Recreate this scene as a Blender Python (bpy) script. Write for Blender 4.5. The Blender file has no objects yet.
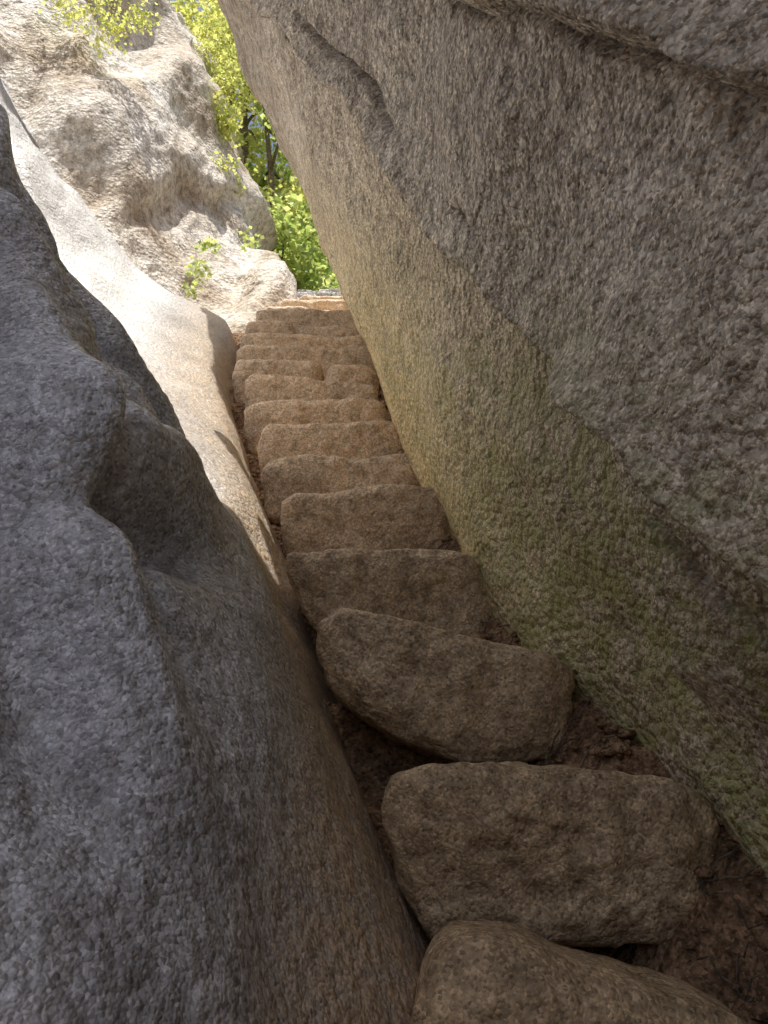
import bpy, math, random
import numpy as np
from mathutils import Vector
random.seed(7); rng=np.random.default_rng(7)
scene=bpy.context.scene
# ------------------------------------------------------------ noise
def _hash(i,j,k,s):
    n=(i*73856093)^(j*19349663)^(k*83492791)^(s*2654435761)
    n=n&0xffffffff
    n=((n^(n>>15))*2246822519)&0xffffffff
    n=((n^(n>>13))*3266489917)&0xffffffff
    n=n^(n>>16)
    return (n&0xffffff)/float(0xffffff)*2-1
def vn(p,s=0):
    pi=np.floor(p).astype(np.int64); f=p-pi
    u=f*f*f*(f*(f*6-15)+10)
    r=0
    for a in (0,1):
        wa=u[...,0] if a else 1-u[...,0]
        for b in (0,1):
            wb=u[...,1] if b else 1-u[...,1]
            for c in (0,1):
                wc=u[...,2] if c else 1-u[...,2]
                r=r+wa*wb*wc*_hash(pi[...,0]+a,pi[...,1]+b,pi[...,2]+c,s)
    return r
def fbm(p,o=4,s=0,g=.5):
    r=0;a=1;t=0
    for k in range(o):
        r=r+a*vn(p*(2**k)+k*7.31,s+k); t+=a; a*=g
    return r/t
def ridged(p,o=3,s=0):
    r=0;a=1;t=0
    for k in range(o):
        r=r+a*(1-2*np.abs(vn(p*(2**k)+k*3.7,s+k))); t+=a; a*=.5
    return r/t
def sstep(a,b,x):
    t=np.clip((x-a)/(b-a),0,1); return t*t*(3-2*t)
def rot_stretch(P,ang,sc):
    c,s=math.cos(ang),math.sin(ang)
    y=P[...,1]*c+P[...,2]*s; z=-P[...,1]*s+P[...,2]*c
    return np.stack([P[...,0]*sc[0],y*sc[1],z*sc[2]],-1)
def zs(y):
    return -1+.82*np.clip(y,-1.5,5.6)
# ------------------------------------------------------------ mesh helpers
def mk(name,V,F,mat,smooth=True,parent=None):
    me=bpy.data.meshes.new(name); me.from_pydata([tuple(v) for v in V],[],F); me.update()
    if smooth: me.polygons.foreach_set('use_smooth',[True]*len(me.polygons))
    ob=bpy.data.objects.new(name,me); scene.collection.objects.link(ob)
    if mat: me.materials.append(mat)
    if parent: ob.parent=parent
    return ob
def grid_faces(nu,nv,closed_u=False,flip=False,off=0):
    F=[]
    for i in range(nu if closed_u else nu-1):
        a=i*nv; b=((i+1)%nu)*nv
        for j in range(nv-1):
            q=(off+a+j,off+b+j,off+b+j+1,off+a+j+1)
            F.append(q[::-1] if flip else q)
    return F
# ------------------------------------------------------------ materials
def nodes(name):
    m=bpy.data.materials.new(name); m.use_nodes=True
    nt=m.node_tree; b=nt.nodes['Principled BSDF']; return m,nt,b
def noise_tex(nt,vec,scale,detail=6,rough=.6,dist=0):
    n=nt.nodes.new('ShaderNodeTexNoise'); n.inputs['Scale'].default_value=scale
    n.inputs['Detail'].default_value=detail; n.inputs['Roughness'].default_value=rough
    n.inputs['Distortion'].default_value=dist
    nt.links.new(vec,n.inputs['Vector']); return n.outputs['Fac']
def ramp(nt,fac,stops):
    r=nt.nodes.new('ShaderNodeValToRGB'); e=r.color_ramp.elements
    while len(e)<len(stops): e.new(.5)
    for k,(p,c) in enumerate(stops):
        e[k].position=p; e[k].color=(c[0],c[1],c[2],1) if hasattr(c,'__len__') else (c,c,c,1)
    nt.links.new(fac,r.inputs['Fac']); return r.outputs['Color']
def mixc(nt,mode,fac,a,b):
    m=nt.nodes.new('ShaderNodeMix'); m.data_type='RGBA'; m.blend_type=mode
    if isinstance(fac,(int,float)): m.inputs[0].default_value=fac
    else: nt.links.new(fac,m.inputs[0])
    for s,v in ((6,a),(7,b)):
        if isinstance(v,tuple): m.inputs[s].default_value=(*v,1)
        else: nt.links.new(v,m.inputs[s])
    return m.outputs[2]
def math_n(nt,op,a,b=None,c=None):
    m=nt.nodes.new('ShaderNodeMath'); m.operation=op
    for s,v in ((0,a),(1,b),(2,c)):
        if v is None: continue
        if isinstance(v,(int,float)): m.inputs[s].default_value=v
        else: nt.links.new(v,m.inputs[s])
    return m.outputs[0]
def granite(name,c1,c2,c3,rough=.6,bump=1.,speck=.5,lichen=None,lich_col=(.2,.22,.06),warm=None,warm_col=(.42,.3,.12),sunlit=None,sunlit_col=(.8,.79,.76),grain=1.0,spec=.5,crystal=170,medc=.85,pit=.013,bigs=1.3):
    m,nt,b=nodes(name)
    tc=nt.nodes.new('ShaderNodeTexCoord').outputs['Object']
    big=noise_tex(nt,tc,bigs,4,.65,.4)
    col=ramp(nt,big,[(.3,c1),(.5,c2),(.7,c3)])
    med=noise_tex(nt,tc,28*grain,4,.65)
    vo=nt.nodes.new('ShaderNodeTexVoronoi'); vo.inputs['Scale'].default_value=crystal*grain; nt.links.new(tc,vo.inputs['Vector'])
    sc=nt.nodes.new('ShaderNodeSeparateColor'); nt.links.new(vo.outputs['Color'],sc.inputs[0]); fin=sc.outputs[0]
    vd=vo.outputs['Distance']
    vo2=nt.nodes.new('ShaderNodeTexVoronoi'); vo2.inputs['Scale'].default_value=62*grain; nt.links.new(tc,vo2.inputs['Vector'])
    sep=nt.nodes.new('ShaderNodeSeparateXYZ'); nt.links.new(tc,sep.inputs[0])
    dz=math_n(nt,'ADD',sep.outputs['Z'],math_n(nt,'MULTIPLY_ADD',sep.outputs['Y'],-.82,1.0))
    def mask(lo,hi,v):
        mr=nt.nodes.new('ShaderNodeMapRange'); mr.interpolation_type='SMOOTHSTEP'
        mr.inputs[1].default_value=lo; mr.inputs[2].default_value=hi
        nt.links.new(v,mr.inputs[0]); return mr.outputs[0]
    col=mixc(nt,'MULTIPLY',medc,col,ramp(nt,med,[(.34,(.5,.46,.42)),(.5,(1,1,1)),(.66,(1.4,1.4,1.4))]))
    col=mixc(nt,'MULTIPLY',speck,col,ramp(nt,fin,[(.05,(.25,.23,.22)),(.25,(.85,.85,.85)),(.7,(1.2,1.2,1.2)),(.95,(2.,2.,2.))]))
    if sunlit:  # paler colour painted on the far part to brighten its sunlit band
        k=math_n(nt,'MULTIPLY',mask(sunlit[0],sunlit[1],sep.outputs['Y']),mask(.08,.35,dz))
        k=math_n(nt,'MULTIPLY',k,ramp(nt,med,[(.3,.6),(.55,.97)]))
        col=mixc(nt,'MIX',k,col,sunlit_col)
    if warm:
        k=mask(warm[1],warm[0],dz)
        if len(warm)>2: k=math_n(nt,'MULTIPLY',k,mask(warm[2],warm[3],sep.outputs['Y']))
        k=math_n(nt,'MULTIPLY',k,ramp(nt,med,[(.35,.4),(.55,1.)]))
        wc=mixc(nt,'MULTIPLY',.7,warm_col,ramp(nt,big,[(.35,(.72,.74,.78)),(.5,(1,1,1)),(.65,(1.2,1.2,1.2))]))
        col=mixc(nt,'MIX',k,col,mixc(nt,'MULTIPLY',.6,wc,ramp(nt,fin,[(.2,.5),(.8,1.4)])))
    if lichen:
        k=mask(lichen[1],lichen[0],dz); k=math_n(nt,'MULTIPLY',k,mask(lichen[3],lichen[2],sep.outputs['Y']))
        ln=ramp(nt,noise_tex(nt,tc,8,5,.8,.3),[(.40,0.),(.58,.8)])
        k=math_n(nt,'MULTIPLY',k,ln); col=mixc(nt,'MIX',k,col,lich_col)
    nt.links.new(col,b.inputs['Base Color'])
    b.inputs['Specular IOR Level'].default_value=spec
    nt.links.new(ramp(nt,fin,[(.2,min(1,rough+.2)),(.8,rough-.1)]),b.inputs['Roughness'])
    h=math_n(nt,'MULTIPLY_ADD',vo2.outputs['Distance'],-pit,math_n(nt,'MULTIPLY',med,.026))
    h=math_n(nt,'MULTIPLY_ADD',vd,-.0025,h)
    bn=nt.nodes.new('ShaderNodeBump'); bn.inputs['Strength'].default_value=.9; bn.inputs['Distance'].default_value=bump
    nt.links.new(h,bn.inputs['Height']); nt.links.new(bn.outputs['Normal'],b.inputs['Normal'])
    return m
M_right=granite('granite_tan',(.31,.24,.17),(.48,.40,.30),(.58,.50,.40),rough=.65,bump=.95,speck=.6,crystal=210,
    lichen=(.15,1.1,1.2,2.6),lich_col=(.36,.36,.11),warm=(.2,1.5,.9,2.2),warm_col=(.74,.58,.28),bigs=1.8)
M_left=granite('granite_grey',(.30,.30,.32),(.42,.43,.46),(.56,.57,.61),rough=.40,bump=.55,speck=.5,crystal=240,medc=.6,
    warm=(.02,.3),warm_col=(.50,.38,.26),sunlit=(1.3,1.7),spec=.8,pit=.009,bigs=2.0)
M_cliff=granite('cliff_rock',(.34,.26,.18),(.54,.48,.40),(.70,.67,.62),rough=.8,bump=1.0,speck=.3,grain=.5)
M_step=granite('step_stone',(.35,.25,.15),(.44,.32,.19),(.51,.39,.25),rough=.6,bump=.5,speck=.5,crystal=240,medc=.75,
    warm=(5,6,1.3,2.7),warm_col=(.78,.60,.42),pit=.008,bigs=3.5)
M_wall=granite('wall_stone',(.46,.44,.42),(.56,.54,.52),(.62,.60,.57),rough=.8,bump=.8,grain=.5)
M_dirt=granite('dirt',(.18,.11,.065),(.28,.175,.10),(.35,.23,.14),rough=.9,bump=1.2,speck=.6,spec=.2,bigs=4)
M_ground=granite('hill_soil',(.12,.11,.05),(.18,.16,.09),(.25,.2,.12),rough=.95,bump=1,grain=.2,spec=.1)
def leafmat(name,c1,c2,c3):
    m,nt,b=nodes(name)
    g=nt.nodes.new('ShaderNodeNewGeometry'); col=ramp(nt,g.outputs['Random Per Island'],[(0,c1),(.5,c2),(1,c3)])
    nt.links.new(col,b.inputs['Base Color']); b.inputs['Roughness'].default_value=.4
    tr=nt.nodes.new('ShaderNodeBsdfTranslucent'); nt.links.new(mixc(nt,'MULTIPLY',1.,col,(1.5,1.6,1.1)),tr.inputs['Color'])
    ms=nt.nodes.new('ShaderNodeMixShader'); ms.inputs[0].default_value=.55
    nt.links.new(b.outputs[0],ms.inputs[1]); nt.links.new(tr.outputs[0],ms.inputs[2])
    nt.links.new(ms.outputs[0],nt.nodes['Material Output'].inputs['Surface']); return m
M_leafg=leafmat('leaves_green',(.22,.29,.10),(.42,.48,.20),(.60,.60,.32))
M_leafy=leafmat('leaves_yellow',(.32,.35,.11),(.52,.52,.22),(.66,.60,.28))
M_bark=granite('bark',(.1,.07,.05),(.16,.12,.08),(.2,.16,.12),rough=.9,bump=.6)
# ------------------------------------------------------------ boulders
def catmull(c,n_per):
    out=[];n=len(c);c=np.array(c,float)
    for i in range(n):
        p0,p1,p2,p3=c[(i-1)%n],c[i],c[(i+1)%n],c[(i+2)%n]
        m=n_per(p1,p2)
        for k in range(m):
            t=k/m
            out.append(.5*((2*p1)+(-p0+p2)*t+(2*p0-5*p1+4*p2-p3)*t*t+(-p0+3*p1-3*p2+p3)*t**3))
    return np.array(out)
def boulder(name,ctrl,center,prof,disp,mat,fine,nv=300,ncap=30,zbase=zs,dz0=-.45):
    C=catmull(ctrl,fine); nu=len(C)
    x,y,L,zt=C[:,0],C[:,1],C[:,2],C[:,3]
    zb=zbase(y); top=np.maximum(zt-zb,.15)
    v=np.linspace(0,1,nv)[None,:]
    dz=dz0+(top[:,None]-dz0)*v
    X=x[:,None]+prof(y[:,None],dz,L[:,None]); Z=zb[:,None]+dz; Y=np.repeat(y[:,None],nv,1)
    P=np.stack([X,Y,Z],-1)
    w=np.linspace(0,1,ncap+1)[1:]
    rim=P[:,-1:,:]; ct=np.array(center)[None,None,:]
    W=w[None,:,None]; cap=rim+(ct-rim)*W
    cap[...,2]=rim[...,2]+(ct[...,2]-rim[...,2])*np.sin(W[...,0]*math.pi/2)**.7
    P=np.concatenate([P,cap],1); n2=P.shape[1]
    du=np.roll(P,-1,0)-np.roll(P,1,0); dv=np.gradient(P,axis=1)
    n=np.cross(du,dv); n/=np.linalg.norm(n,axis=-1,keepdims=True)+1e-9
    cc=np.array(center)-np.array([0,0,2.]); s=np.sign(np.mean(np.sum(n*(P-cc),-1)))
    n*=s
    d=disp(P,np.concatenate([dz,np.repeat(dz[:,-1:],ncap,1)],1))
    P=P+n*d[...,None]
    F=grid_faces(nu,n2,True,flip=(s<0))
    return mk(name,P.reshape(-1,3),F,mat)
def dens(sp_in,cond):
    def f(a,b):
        L=math.hypot(a[0]-b[0],a[1]-b[1])
        return max(3,int(L/(sp_in if cond(a,b) else .15)))
    return f
R=[(1.05,-1.6,.15,2.6),(.95,-.5,.2,3.1),(.74,.5,.22,3.3),(.54,1.0,.26,2.9),(.40,1.4,.28,2.5),(.25,1.76,.29,2.55),(.17,2.07,.31,2.8),(.11,2.4,.335,3.2),(.06,2.8,.355,3.7),(.02,3.3,.395,4.3),(.02,3.8,.435,4.9),(.03,4.2,.455,5.4),(.22,4.6,.42,5.4),(.7,4.9,.25,5.2),(2.0,5.2,.1,4.6),(3.8,4.6,0,4.0),(4.5,3,-.2,3.4),(4.6,0,-.2,2.6),(3.5,-2.2,-.1,1.6),(1.9,-2.3,0,1.6)]
def profR(y,dz,L):
    z=dz+zs(y); shade_nose=sstep(-1.4,-.6,y)*sstep(1.3,.8,y)  # unseen overhang added above the frame to shade the near left rock
    return -L*dz-shade_nose*1.25*np.clip(z-1.9,0,9)*(L>0.05)
zA=lambda y: np.interp(y,[.3,.86,1.03,1.3,1.52,2.0,2.6,4],[-.3,.26,.49,.97,1.52,2.6,4.2,9])
zC=lambda y: np.interp(y,[.3,.8,1.0,1.3,1.6,2.1],[.2,.9,1.25,1.8,2.5,4.])
def dispR(P,dz):
    y,z=P[...,1],P[...,2]
    d=.09*fbm(P*.8,3,3)
    d+=.05*fbm(rot_stretch(P,math.radians(62),(1.2,.7,3.2)),3,11)
    jy=y+.05*fbm(P*4,3,21)
    var=.55+.9*sstep(-.3,.4,vn(P*2.2,23))
    g=z-zA(jy); m=sstep(.35,.7,y)*sstep(3.2,2.0,y)
    d+=m*(.15*sstep(-.015,.015,g)*np.exp(-np.clip(g,0,9)*1.4)-.085*var*np.exp(-(g/.02)**2))
    g=z-zC(jy); d+=m*(.08*sstep(-.02,.02,g)*np.exp(-np.clip(g,0,9)*1.5)-.05*var*np.exp(-(g/.02)**2))
    # hairline joints running with the bedding
    g=z-zA(jy)-.16-.08*vn(P*1.5,25); d-=m*.035*np.exp(-(g/.013)**2)*sstep(0,.3,vn(P*1.9,26))
    g=z-zA(jy)+.22+.07*vn(P*1.5,27); d-=m*.03*np.exp(-(g/.013)**2)*sstep(0,.3,vn(P*1.7,28))
    yb=np.interp(z,[.1,.3,.49],[1.14,1.09,1.03])+.02*fbm(P*9,2,5)
    g=yb-y; mk_=sstep(.02,.12,z)*sstep(.6,.45,z)
    d+=mk_*(.05*sstep(-.012,.012,g)*np.exp(-np.clip(g,0,9)*6)-.045*np.exp(-(g/.012)**2))
    d+=.018*fbm(P*5,4,31)+.004*fbm(P*22,2,41)
    return d
boulder('overhanging_boulder',R,(2.4,1.6,4.4),profR,dispR,M_right,dens(.011,lambda a,b:a[0]<.95 and a[1]>-.5 and b[1]<5),nv=420)
Lc=[(-.35,-1.6,.5,1.3),(-.2,-.4,.55,1.8),(-.06,.4,.56,1.9),(-.02,.9,.56,2.1),(-.08,1.2,.55,2.0),(-.19,1.48,.5,2.0),(-.3,1.76,.5,2.4),(-.37,2.07,.48,2.8),(-.47,2.33,.45,3.1),(-.57,2.63,.42,3.4),(-.66,2.9,.4,3.55),(-.78,3.24,.4,3.55),(-.86,3.5,.4,3.45),(-.97,4,.4,3.3),(-1.05,4.5,.4,2.95),(-1.3,4.9,.4,3.0),(-2.5,5.2,.3,2.9),(-5.5,4.5,0,2.6),(-6,2,-.3,1.8),(-5.5,-1,-.3,1.2),(-2.5,-2.3,0,1.0),(-1,-2.2,.3,1.0)]
rdz=lambda y: np.interp(y,[1.05,1.2,1.35,1.55,1.8,2.4,3],[1.6,.78,.38,.20,.10,.04,0.0])
capd=lambda y: np.interp(y,[1.8,2.6,3.3],[1.5,1.0,.6])
def profL(y,dz,L):
    g=dz-rdz(y); e=.5*(g+np.sqrt(g*g+.0015))
    c=capd(y); e=c*np.tanh(e*1.7/c)
    return -L*dz-e*(L>.35)
yG1=lambda z: np.interp(z,[-.3,.02,.18,.45,.72,1.2],[.66,.73,.77,.84,.94,1.1])
yG3=lambda z: np.interp(z,[.4,.51,.66,.95,1.5],[1.34,1.24,1.12,1.04,.98])
def dispL(P,dz):
    y,z=P[...,1],P[...,2]
    d=.08*fbm(P*.9+3,3,103)*sstep(0,.5,dz)
    d+=.06*fbm(rot_stretch(P,math.radians(50),(1,.8,2.6)),3,111)*sstep(-.1,.3,dz)
    w1=.03*fbm(P*4,2,151)
    g=y+w1-yG1(z); m=sstep(-.15,.1,z)
    d+=m*(-.09*sstep(.012,-.04,g)*np.exp(-np.clip(-g,0,9)*5)+.04*np.exp(-((g-.05)/.04)**2))
    g=y+w1-yG3(z); m=sstep(.45,.6,z)*sstep(1.5,1.1,z)
    d+=m*(-.06*np.exp(-(g/.03)**2)+.035*np.exp(-((g-.09)/.05)**2)+.02*np.exp(-((g+.08)/.05)**2))
    q=y-.3*z+.06*fbm(P*2.5,2,155)
    d-=.03*np.exp(-((q-.62)/.02)**2)*sstep(-.2,.1,z)
    d-=.03*np.exp(-((q-.80)/.025)**2)*sstep(-.1,.2,z)*sstep(.9,.6,z)
    d-=.025*np.exp(-((q-.90)/.03)**2)*sstep(.35,.5,z)*sstep(1.5,1.,z)
    d-=.10*np.exp(-(((y-.95)/.12)**2+((z-.27)/.045)**2))
    d+=.06*np.exp(-(((y-1.0)/.22)**2+((z-.40)/.07)**2))
    d-=.05*np.exp(-(((y-1.25)/.12)**2+((z-.45)/.04)**2))
    d+=.05*np.sin(3.4*y-2.1*z+1.2*fbm(P*.9,2,161))*sstep(1.7,2.4,y)*sstep(.1,.5,dz)
    d+=.012*fbm(P*6,4,131)
    return d
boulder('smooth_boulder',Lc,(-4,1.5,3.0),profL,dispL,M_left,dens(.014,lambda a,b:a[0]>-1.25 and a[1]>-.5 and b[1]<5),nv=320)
B=[(-1.6,-2.6,0,.1),(-.6,-2.45,0,.4),(.5,-2.4,0,.5),(1.6,-2.6,0,.4),(2.2,-3.6,0,.0),(1.2,-4.6,0,-.3),(-.8,-4.6,0,-.3),(-2.0,-3.7,0,-.1)]
boulder('unseen_sky_blocker',B,(0,-3.5,.7),lambda y,dz,L:0*dz,lambda P,dz:.15*fbm(P*1.1,4,77),M_right,dens(.06,lambda a,b:True),nv=60,dz0=-1.5)  # rock added out of view behind the camera to block low sky light
K=[(-.62,6.2,.42,9.4),(-.88,5.7,.36,8.8),(-1.28,5.25,.28,8.2),(-1.75,4.75,.2,7.4),(-2.6,4.4,.1,6.8),(-4.5,4.2,0,6.6),(-6.5,5,-.2,6.2),(-6,8.5,-.2,7),(-3,9.5,0,8),(-1.4,8.5,.2,8.2),(-.7,7.2,.36,9.2)]
def profK(y,dz,L): return -L*dz
def dispK(P,dz):
    d=.30*fbm(P*.7,2,203)
    q=rot_stretch(P,math.radians(-25),(1.5,1.2,.45))
    s=vn(q*1.1+.15*np.stack([vn(P*1.7,271),vn(P*1.7,272),vn(P*1.7,273)],-1),261)
    d+=.15*np.tanh(s*7)
    d+=.11*ridged(q*1.1,3,213)
    d+=.05*fbm(P*3.5,4,233)
    return d-.1
cl=boulder('cliff_rock',K,(-3,6.5,9.6),profK,dispK,M_cliff,dens(.03,lambda a,b:a[0]>-3.5 and a[1]<7.5),nv=280,dz0=-1)
for v in cl.data.vertices:
    v.co.y+=.22*max(0,v.co.z-2.6)
# ------------------------------------------------------------ stones
def stone_arrays(outline,y0,depth,seed,n=150,nf=20,amp=.012,bulge=.014,tilt=0.,edge=.02,corner=.84):
    o=np.array(outline,float)
    for k_ in (corner,.75):
        q=k_*o+(1-k_)*np.roll(o,-1,0); r=(1-k_)*o+k_*np.roll(o,-1,0)
        o=np.stack([q,r],1).reshape(-1,2)
    d=np.linalg.norm(np.roll(o,-1,0)-o,axis=1); s=np.concatenate([[0],np.cumsum(d)]); oc=np.vstack([o,o[:1]])
    t=np.linspace(0,s[-1],n,endpoint=False); o=np.stack([np.interp(t,s,oc[:,0]),np.interp(t,s,oc[:,1])],1)
    c=(o.max(0)+o.min(0))/2; half=(o.max(0)-o.min(0)).min()/2
    e=edge/half
    rings=[]
    for k in range(nf):
        sc=(1-e)*k/(nf-1); rings.append((sc,-bulge*(1-sc**4)))
    for k in range(1,7):
        a=k/6*math.pi/2; rings.append((1-e+e*math.sin(a),edge*(1-math.cos(a))))
    nb=max(4,int(depth/.02))
    for k in range(1,nb+1): rings.append((1-.03*k/nb,edge+(depth-edge)*k/nb))
    rings.append((.6,depth+.01)); rings.append((0,depth+.01))
    P=np.zeros((len(rings),n,3))
    for i,(sc,yo) in enumerate(rings):
        P[i,:,0]=c[0]+(o[:,0]-c[0])*sc; P[i,:,2]=c[1]+(o[:,1]-c[1])*sc; P[i,:,1]=y0+yo+tilt*(P[i,:,2]-c[1])
    cen=np.array([c[0],y0+depth/2,c[1]])
    n_=P-cen; n_[...,1]*=1.6; n_/=np.linalg.norm(n_,axis=-1,keepdims=True)+1e-9
    sd=seed*3.17
    facet=np.round(2.5*fbm(P*7+sd,2,seed+3))/2.5
    h=amp*(1.3*fbm(P*5+sd,3,seed)+.8*fbm(P*22+sd,3,seed+9)+.6*facet+.3*ridged(P*13+sd,2,seed+5))
    P=P+n_*h[...,None]
    V=P.reshape(-1,3); F=[]
    for i in range(len(rings)-1):
        for j in range(n):
            F.append((i*n+j,i*n+(j+1)%n,(i+1)*n+(j+1)%n,(i+1)*n+j))
    return V,F
def stone(name,outline,y0,depth,seed,mat=M_step,**k):
    V,F=stone_arrays(outline,y0,depth,seed,**k); return mk(name,V,F,mat)
stone('stone_step',[(.035,-.36),(.035,-.28),(.05,-.235),(.08,-.214),(.14,-.212),(.24,-.243),(.41,-.29),(.44,-.34),(.43,-.45),(.1,-.46)],.93,.13,1,tilt=.2,edge=.035,amp=.008)
stone('stone_step',[(-.005,-.09),(.01,-.045),(.06,-.03),(.15,-.028),(.29,-.035),(.42,-.05),(.47,-.08),(.482,-.15),(.465,-.22),(.43,-.265),(.2,-.275),(.07,-.27),(.03,-.19)],1.16,.26,2,tilt=.0,amp=.014,corner=.9)
stone('stone_step',[(-.135,.17),(-.125,.225),(-.09,.25),(-.04,.243),(.127,.208),(.33,.165),(.365,.14),(.36,.06),(.335,-.03),(.16,-.035),(.04,-.0),(-.05,.05),(-.115,.11)],1.45,.27,3,tilt=-.05,bulge=.02,edge=.025,amp=.012,corner=.9)
stone('stone_step',[(-.235,.39),(-.225,.43),(-.15,.44),(.05,.442),(.2,.432),(.245,.38),(.268,.3),(.25,.2),(.1,.17),(-.1,.18),(-.19,.29)],1.74,.27,4,tilt=-.2,amp=.012,corner=.9)
Yk=[2.07,2.33,2.63,2.89,3.24,3.51,3.82,4.13,4.55,4.97,5.35,5.7,6.05]
Zk=[.70,.91,1.157,1.371,1.656,1.878,2.133,2.387,2.73,3.075,3.35,3.62,3.9]
XL=[-.29,-.39,-.485,-.575,-.68,-.78,-.85,-.9,-.93,-.97,-.98,-.9,-.8]
XR=[.195,.135,.071,.017,-.03,-.03,.0,-.04,-.07,-.09,-.02,.1,.15]
for i,(y,z,a,b) in enumerate(zip(Yk,Zk,XL,XR)):
    zp=(Zk[i-1] if i else .44)-.02
    r=random.Random(i*5+3)
    def j(s=.012): return r.uniform(-s,s)
    w=b-a; h=z-zp
    sl=r.uniform(-.018,.018); y=y+r.uniform(-.025,.02)
    a=a+r.uniform(-.02,.03)
    Lz=z+sl; Rz=z-sl
    o=[(a-.005,Lz-.09+j()),(a,Lz-.025+j(.01)),(a+.035,Lz+j(.006)),(a+.3*w,z+.4*sl+j(.014)),(a+.6*w,z-.2*sl+j(.014)),(b-.045,Rz-.005+j(.012)),(b-.008,Rz-.03),(b+.012+j(),z-.4*h+j()),(b+.03,zp+.035),(b+.01,zp+.005),(a+.5*w,zp+j(.012)),(a+.05,zp+.005),(a+.012,zp+.03)]
    kw=dict(tilt=-.22-.14*r.random(),edge=.026+.008*r.random(),amp=.012,bulge=.006,corner=.9)
    if i in (5,8,10):
        m=a+(.62 if i==5 else .4)*w
        o1=[(a,z-.09),(a+.01,z-.02),(a+.04,z),(m-.04,z+.004),(m-.008,z-.02),(m-.004,zp+.02),(m-.02,zp),(a+.04,zp),(a+.01,zp+.03)]
        o2=[(m+.006,z-.1),(m+.012,z-.04),(m+.05,z-.018),(b-.05,z-.025),(b,z-.06),(b+.02,zp+.02),(b-.02,zp),(m+.04,zp),(m+.01,zp+.03)]
        stone('stone_step',o1,y,.34,20+i,n=110,nf=14,**kw); stone('stone_step',o2,y+.02,.32,60+i,n=110,nf=14,**kw)
    else: stone('stone_step',o,y,.36,20+i,**kw)
# ------------------------------------------------------------ dirt bed under the stairs
ally=[.96,1.18,1.48,1.76]+Yk; allz=[-.26,-.06,.13,.40]+Zk
gx=np.linspace(-1.7,1.4,240); gy=np.linspace(-1.6,7.0,640)
GX,GY=np.meshgrid(gx,gy,indexing='ij')
base=np.full_like(GX,-.42)+.3*np.clip(GY-.7,-3,0)
prev=-.42
for y,z in zip(ally,allz):
    base+=(z-.06-prev)*sstep(y+.08,y+.18,GY); prev=z-.06
WY=[-.3,.5,1,1.4,1.76,2.07,2.4,2.8,3.3,3.8,4.2]; WX=[.92,.74,.54,.40,.25,.17,.11,.06,.02,.02,.03]
xr=np.interp(GY,WY,WX)
ramp_z=zs(GY)-.04
k=sstep(-.16,.03,GX-xr)
base=base*(1-.7*k)+ (ramp_z-.02)*.7*k
base+=.10*np.exp(-(((GX-.55)/.12)**2+((GY-1.0)/.16)**2))
P=np.stack([GX,GY,base],-1)
base=base+.02*fbm(P*7,4,301)+.006*fbm(P*30,3,305)+.012*np.clip(ridged(P*14,2,307),0,1)
P[...,2]=base
mk('dirt_path',P.reshape(-1,3),grid_faces(len(gx),len(gy),flip=False),M_dirt)
def bilerp_ground(x,y):
    i=int(np.clip(np.searchsorted(gx,x),0,len(gx)-1)); j=int(np.clip(np.searchsorted(gy,y),0,len(gy)-1)); return base[i,j]
PV=[];PF=[]
def blob(x,y,z,r,seed,rs):
    n=len(PV); U=9;W=7
    sx,sy,sz=r*rs.uniform(.8,1.5),r*rs.uniform(.8,1.3),r*rs.uniform(.5,.9)
    pts=[]
    for a in range(W+1):
        for b_ in range(U):
            th=math.pi*a/W; ph=2*math.pi*b_/U
            pts.append((math.sin(th)*math.cos(ph),math.sin(th)*math.sin(ph),math.cos(th)))
    pts=np.array(pts); h=1+.3*fbm(pts*1.3+seed,2,seed%97)
    pts=pts*h[:,None]*np.array([sx,sy,sz])+np.array([x,y,z])
    PV.extend(map(tuple,pts))
    for a in range(W):
        for b_ in range(U): PF.append((n+a*U+b_,n+(a+1)*U+b_,n+(a+1)*U+(b_+1)%U,n+a*U+(b_+1)%U))
rs=random.Random(4)
for i in range(560):
    y=rs.uniform(.75,4.3) if i<420 else rs.uniform(.8,1.6); xr_=np.interp(y,WY,WX)
    x=xr_-abs(rs.gauss(0,.1))+.02 if rs.random()<.8 else xr_-rs.uniform(.4,.6)
    r=rs.choice([.003,.004,.006,.006,.009,.014]); blob(x,y,bilerp_ground(x,y)+r*.3,r,i,rs)
for (x,y,r) in [(.52,.98,.05),(.6,1.04,.06),(.47,.9,.03),(.44,1.05,.03),(.30,1.70,.03),(.24,2.0,.035),(.17,2.3,.03),(.1,2.55,.035),(.05,2.85,.04),(.0,3.2,.04),(-.02,.98,.035),(-.22,1.72,.03),(.55,.86,.025)]:
    blob(x,y,bilerp_ground(x,y)+r*.3,r,int(x*100+y*1000)%89,rs)
mk('pebbles',PV,PF,M_dirt)
def tube(pts,rad,V,F,n=7):
    pts=np.array(pts,float); m=len(pts); o=len(V)
    for i in range(m):
        t=pts[min(i+1,m-1)]-pts[max(i-1,0)]; t/=np.linalg.norm(t)+1e-9
        a=np.cross(t,[.3,.2,1.]); a/=np.linalg.norm(a)+1e-9; b=np.cross(t,a)
        for k in range(n):
            an=2*math.pi*k/n; V.append(tuple(pts[i]+rad[i]*(a*math.cos(an)+b*math.sin(an))))
    for i in range(m-1):
        for k in range(n): F.append((o+i*n+k,o+i*n+(k+1)%n,o+(i+1)*n+(k+1)%n,o+(i+1)*n+k))
TV=[];TF=[]
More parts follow.
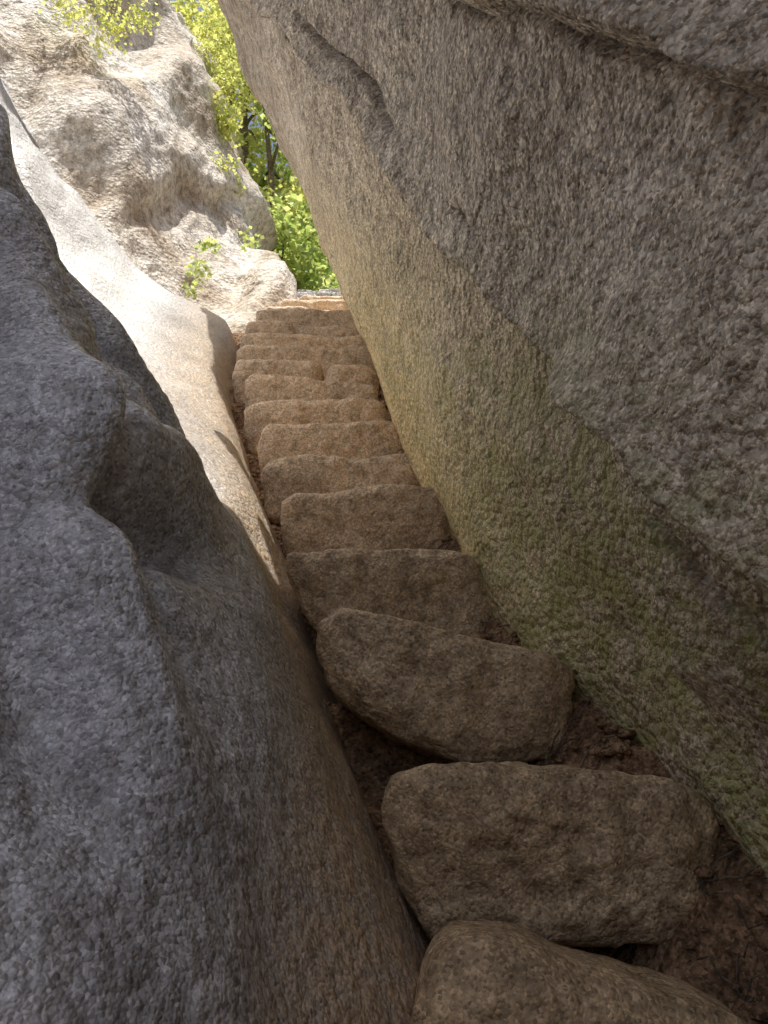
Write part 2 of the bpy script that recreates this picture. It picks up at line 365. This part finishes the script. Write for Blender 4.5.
for i in range(90):
    y=rs.uniform(.8,3); xr_=np.interp(y,WY,WX); x=xr_-abs(rs.gauss(0,.07)); L=rs.uniform(.03,.13); an=rs.uniform(0,6.28)
    pp=[]
    for k in range(6):
        xx=x+math.cos(an)*L*k/5+rs.uniform(-.004,.004); yy=y+math.sin(an)*L*k/5
        pp.append((xx,yy,bilerp_ground(xx,yy)+.005+rs.uniform(0,.006)))
    tube(pp,[.0016]*6,TV,TF,5)
mk('dry_twigs',TV,TF,M_bark)
# ------------------------------------------------------------ ground / hill
tx=np.sort(np.concatenate([np.linspace(-400,-30,14),np.linspace(-28,28,90),np.linspace(30,400,14)]))
ty=np.sort(np.concatenate([np.linspace(-400,-20,14),np.linspace(-18,45,110),np.linspace(50,500,16)]))
TX,TY=np.meshgrid(tx,ty,indexing='ij')
gz=np.interp(TY,[-400,-40,-4,-1.5,5.2,7.5,9,26,60,500],[-60,-14,-3.4,-2.6,2.6,2.9,3.6,17,22,10])
PT=np.stack([TX,TY,gz],-1); gz=gz+np.interp(np.abs(TY-3),[0,4,10],[0.05,.1,1])*.9*fbm(PT*.22,4,401); PT[...,2]=gz
mk('ground',PT.reshape(-1,3),grid_faces(len(tx),len(ty)),M_ground)
# ------------------------------------------------------------ dry stone wall
WV=[];WF=[]
z=2.9
while z<4.8:
    h=rs.uniform(.035,.085); x=-1.5+rs.uniform(0,.1)
    while x<2.2:
        w=rs.uniform(.10,.45)
        g=.004
        o=[(x+g,z+.3*h),(x+g,z+.85*h),(x+.15*w,z+h-g*rs.uniform(.5,3)),(x+.8*w,z+h-g*rs.uniform(.3,3)),(x+w-g,z+.8*h),(x+w-g,z+.2*h),(x+.85*w,z+g),(x+.12*w,z+g)]
        V,F=stone_arrays(o,6.75+rs.uniform(-.05,.05)+.6*(z-3.9),.4,rs.randint(1,90),n=20,nf=4,amp=.008,bulge=.015,edge=.012)
        k=len(WV); WV.extend(map(tuple,V)); WF.extend([tuple(q+k for q in f) for f in F]); x+=w
    z+=h
mk('stone_wall',WV,WF,M_wall)
# ------------------------------------------------------------ foliage
def leaves(name,clumps,size,mat,parent=None,seed=1,aspect=.45):
    r=np.random.default_rng(seed); V=[];F=[]
    for (cx,cy,cz,rad,n) in clumps:
        d=r.normal(size=(n,3)); d/=np.linalg.norm(d,axis=1,keepdims=True)
        q=d*(rad*r.random((n,1))**.5)*np.array([1,1,.75])
        keep=fbm((q+np.array([cx,cy,cz]))*2.2/ max(rad,.4),2,7)>-.18
        q=q[keep]
        for p in q:
            s=size*r.uniform(.6,1.4); a=r.normal(size=3); a[2]*=.6; a/=np.linalg.norm(a)
            b=np.cross(a,r.normal(size=3)); b/=np.linalg.norm(b); c=np.cross(a,b)
            p=p+np.array([cx,cy,cz]); o=len(V)
            V+= [tuple(p),tuple(p+a*s*.5+b*s*aspect+c*s*.1),tuple(p+a*s),tuple(p+a*s*.5-b*s*aspect+c*s*.1)]
            F+= [(o,o+1,o+2),(o,o+2,o+3)]
    return mk(name,V,F,mat,smooth=False,parent=parent)
def tree(x,y,z,h,seed,mat,spread=1.5,size=.08,nl=450,nb=16):
    r=random.Random(seed); e=bpy.data.objects.new('tree',None); scene.collection.objects.link(e)
    V=[];F=[];cl=[]
    lean=(r.uniform(-.3,.3),r.uniform(-.3,.3))
    tr=[(x+lean[0]*t*t*h*.3,y+lean[1]*t*h*.3,z-.3+h*t*.85) for t in np.linspace(0,1,9)]
    tube(tr,list(np.linspace(.07,.02,9)*h/6),V,F)
    for i in range(nb):
        t=.15+.85*i/nb; k=min(7,int(t*8)); s=tr[k]; an=r.uniform(0,6.28); L=spread*r.uniform(.5,1)*(1.15-.6*t)
        pts=[(s[0]+math.cos(an)*L*u,s[1]+math.sin(an)*L*u,s[2]+L*.5*u*(1.2-.4*u)+r.uniform(-.04,.04)) for u in np.linspace(0,1,6)]
        tube(pts,list(np.linspace(.03,.006,6)),V,F,5)
        cl.append((*pts[-1],r.uniform(.3,.55)*spread/1.5,nl)); cl.append((*pts[3],r.uniform(.25,.4)*spread/1.5,nl//2))
    mk('trunk',V,F,M_bark,parent=e); leaves('crown',cl,size,mat,e,seed)
tree(-1.4,9.0,3.4,8.0,1,M_leafg,spread=1.7,nb=22)
tree(-.1,9.6,3.6,5.6,2,M_leafy)
tree(-2.1,10.0,4.4,10.5,3,M_leafy,spread=1.9,nb=26)
tree(-3.0,11.0,5.2,12.0,5,M_leafy,spread=2.2,nb=30,size=.1)
tree(1.3,10,4.2,5.0,4,M_leafg)
r=random.Random(9)
leaves('shrubs',[(r.uniform(-2.5,2),r.uniform(8.0,9.2),r.uniform(3.6,5.6),r.uniform(.35,.7),420) for _ in range(24)],.06,M_leafg,seed=12)
hs=[]
for _ in range(90):
    y=r.uniform(11,24); hs.append((r.uniform(-9,7),y,np.interp(y,[9,26],[3.6,17])+r.uniform(.2,1.6),r.uniform(.8,1.6),260))
leaves('hillside_foliage',hs,.2,M_leafg,seed=14)
leaves('overhanging_shrub',[(-2.5+.45*r.uniform(-1,1),5.15+.15*r.uniform(-1,1),6.25+r.uniform(-.2,.35),r.uniform(.1,.22),100) for _ in range(15)],.035,M_leafy,seed=15)
leaves('overhanging_shrub',[(-1.75+.12*r.uniform(-1,1),6.8+.3*r.uniform(-1,1),6.4+r.uniform(-.6,.6),r.uniform(.1,.22),140) for _ in range(9)]+[(-2.05+.4*r.uniform(-1,1),8.0+.3*r.uniform(-1,1),8.7+r.uniform(-.6,1.3),r.uniform(.2,.4),200) for _ in range(18)],.045,M_leafy,seed=16)
leaves('fern_plant',[(-1.45,5.15,3.55,.12,70),(-1.4,5.2,3.8,.1,50),(-1.5,5.1,3.35,.1,50),(-1.2,5.75,4.3,.12,60)],.04,M_leafg,seed=17)
# ------------------------------------------------------------ light
S=Vector((-.02,-.22,1)).normalized()
el=math.asin(S.z); az=math.atan2(S.x,S.y)
sun=bpy.data.lights.new('sun','SUN'); sun.energy=5; sun.angle=math.radians(.5); sun.color=(1,.97,.91)
so=bpy.data.objects.new('sun',sun); scene.collection.objects.link(so)
so.rotation_euler=S.to_track_quat('Z','Y').to_euler()
w=bpy.data.worlds.new('World'); scene.world=w; w.use_nodes=True; nt=w.node_tree
sk=nt.nodes.new('ShaderNodeTexSky'); sk.sky_type='NISHITA'; sk.sun_disc=False; sk.sun_elevation=el; sk.sun_rotation=az
sk.dust_density=5; sk.ozone_density=.6
nt.links.new(sk.outputs[0],nt.nodes['Background'].inputs[0]); nt.nodes['Background'].inputs[1].default_value=.15
scene.view_settings.view_transform='Standard'; scene.view_settings.look='None'; scene.view_settings.exposure=0
# ------------------------------------------------------------ camera
cd=bpy.data.cameras.new('camera'); cd.sensor_fit='VERTICAL'; cd.sensor_height=24; cd.lens=24*760/1024; cd.clip_start=.02; cd.clip_end=2000
co=bpy.data.objects.new('camera',cd); scene.collection.objects.link(co); co.location=(0,0,0); co.rotation_euler=(math.radians(107),0,0)
scene.camera=co
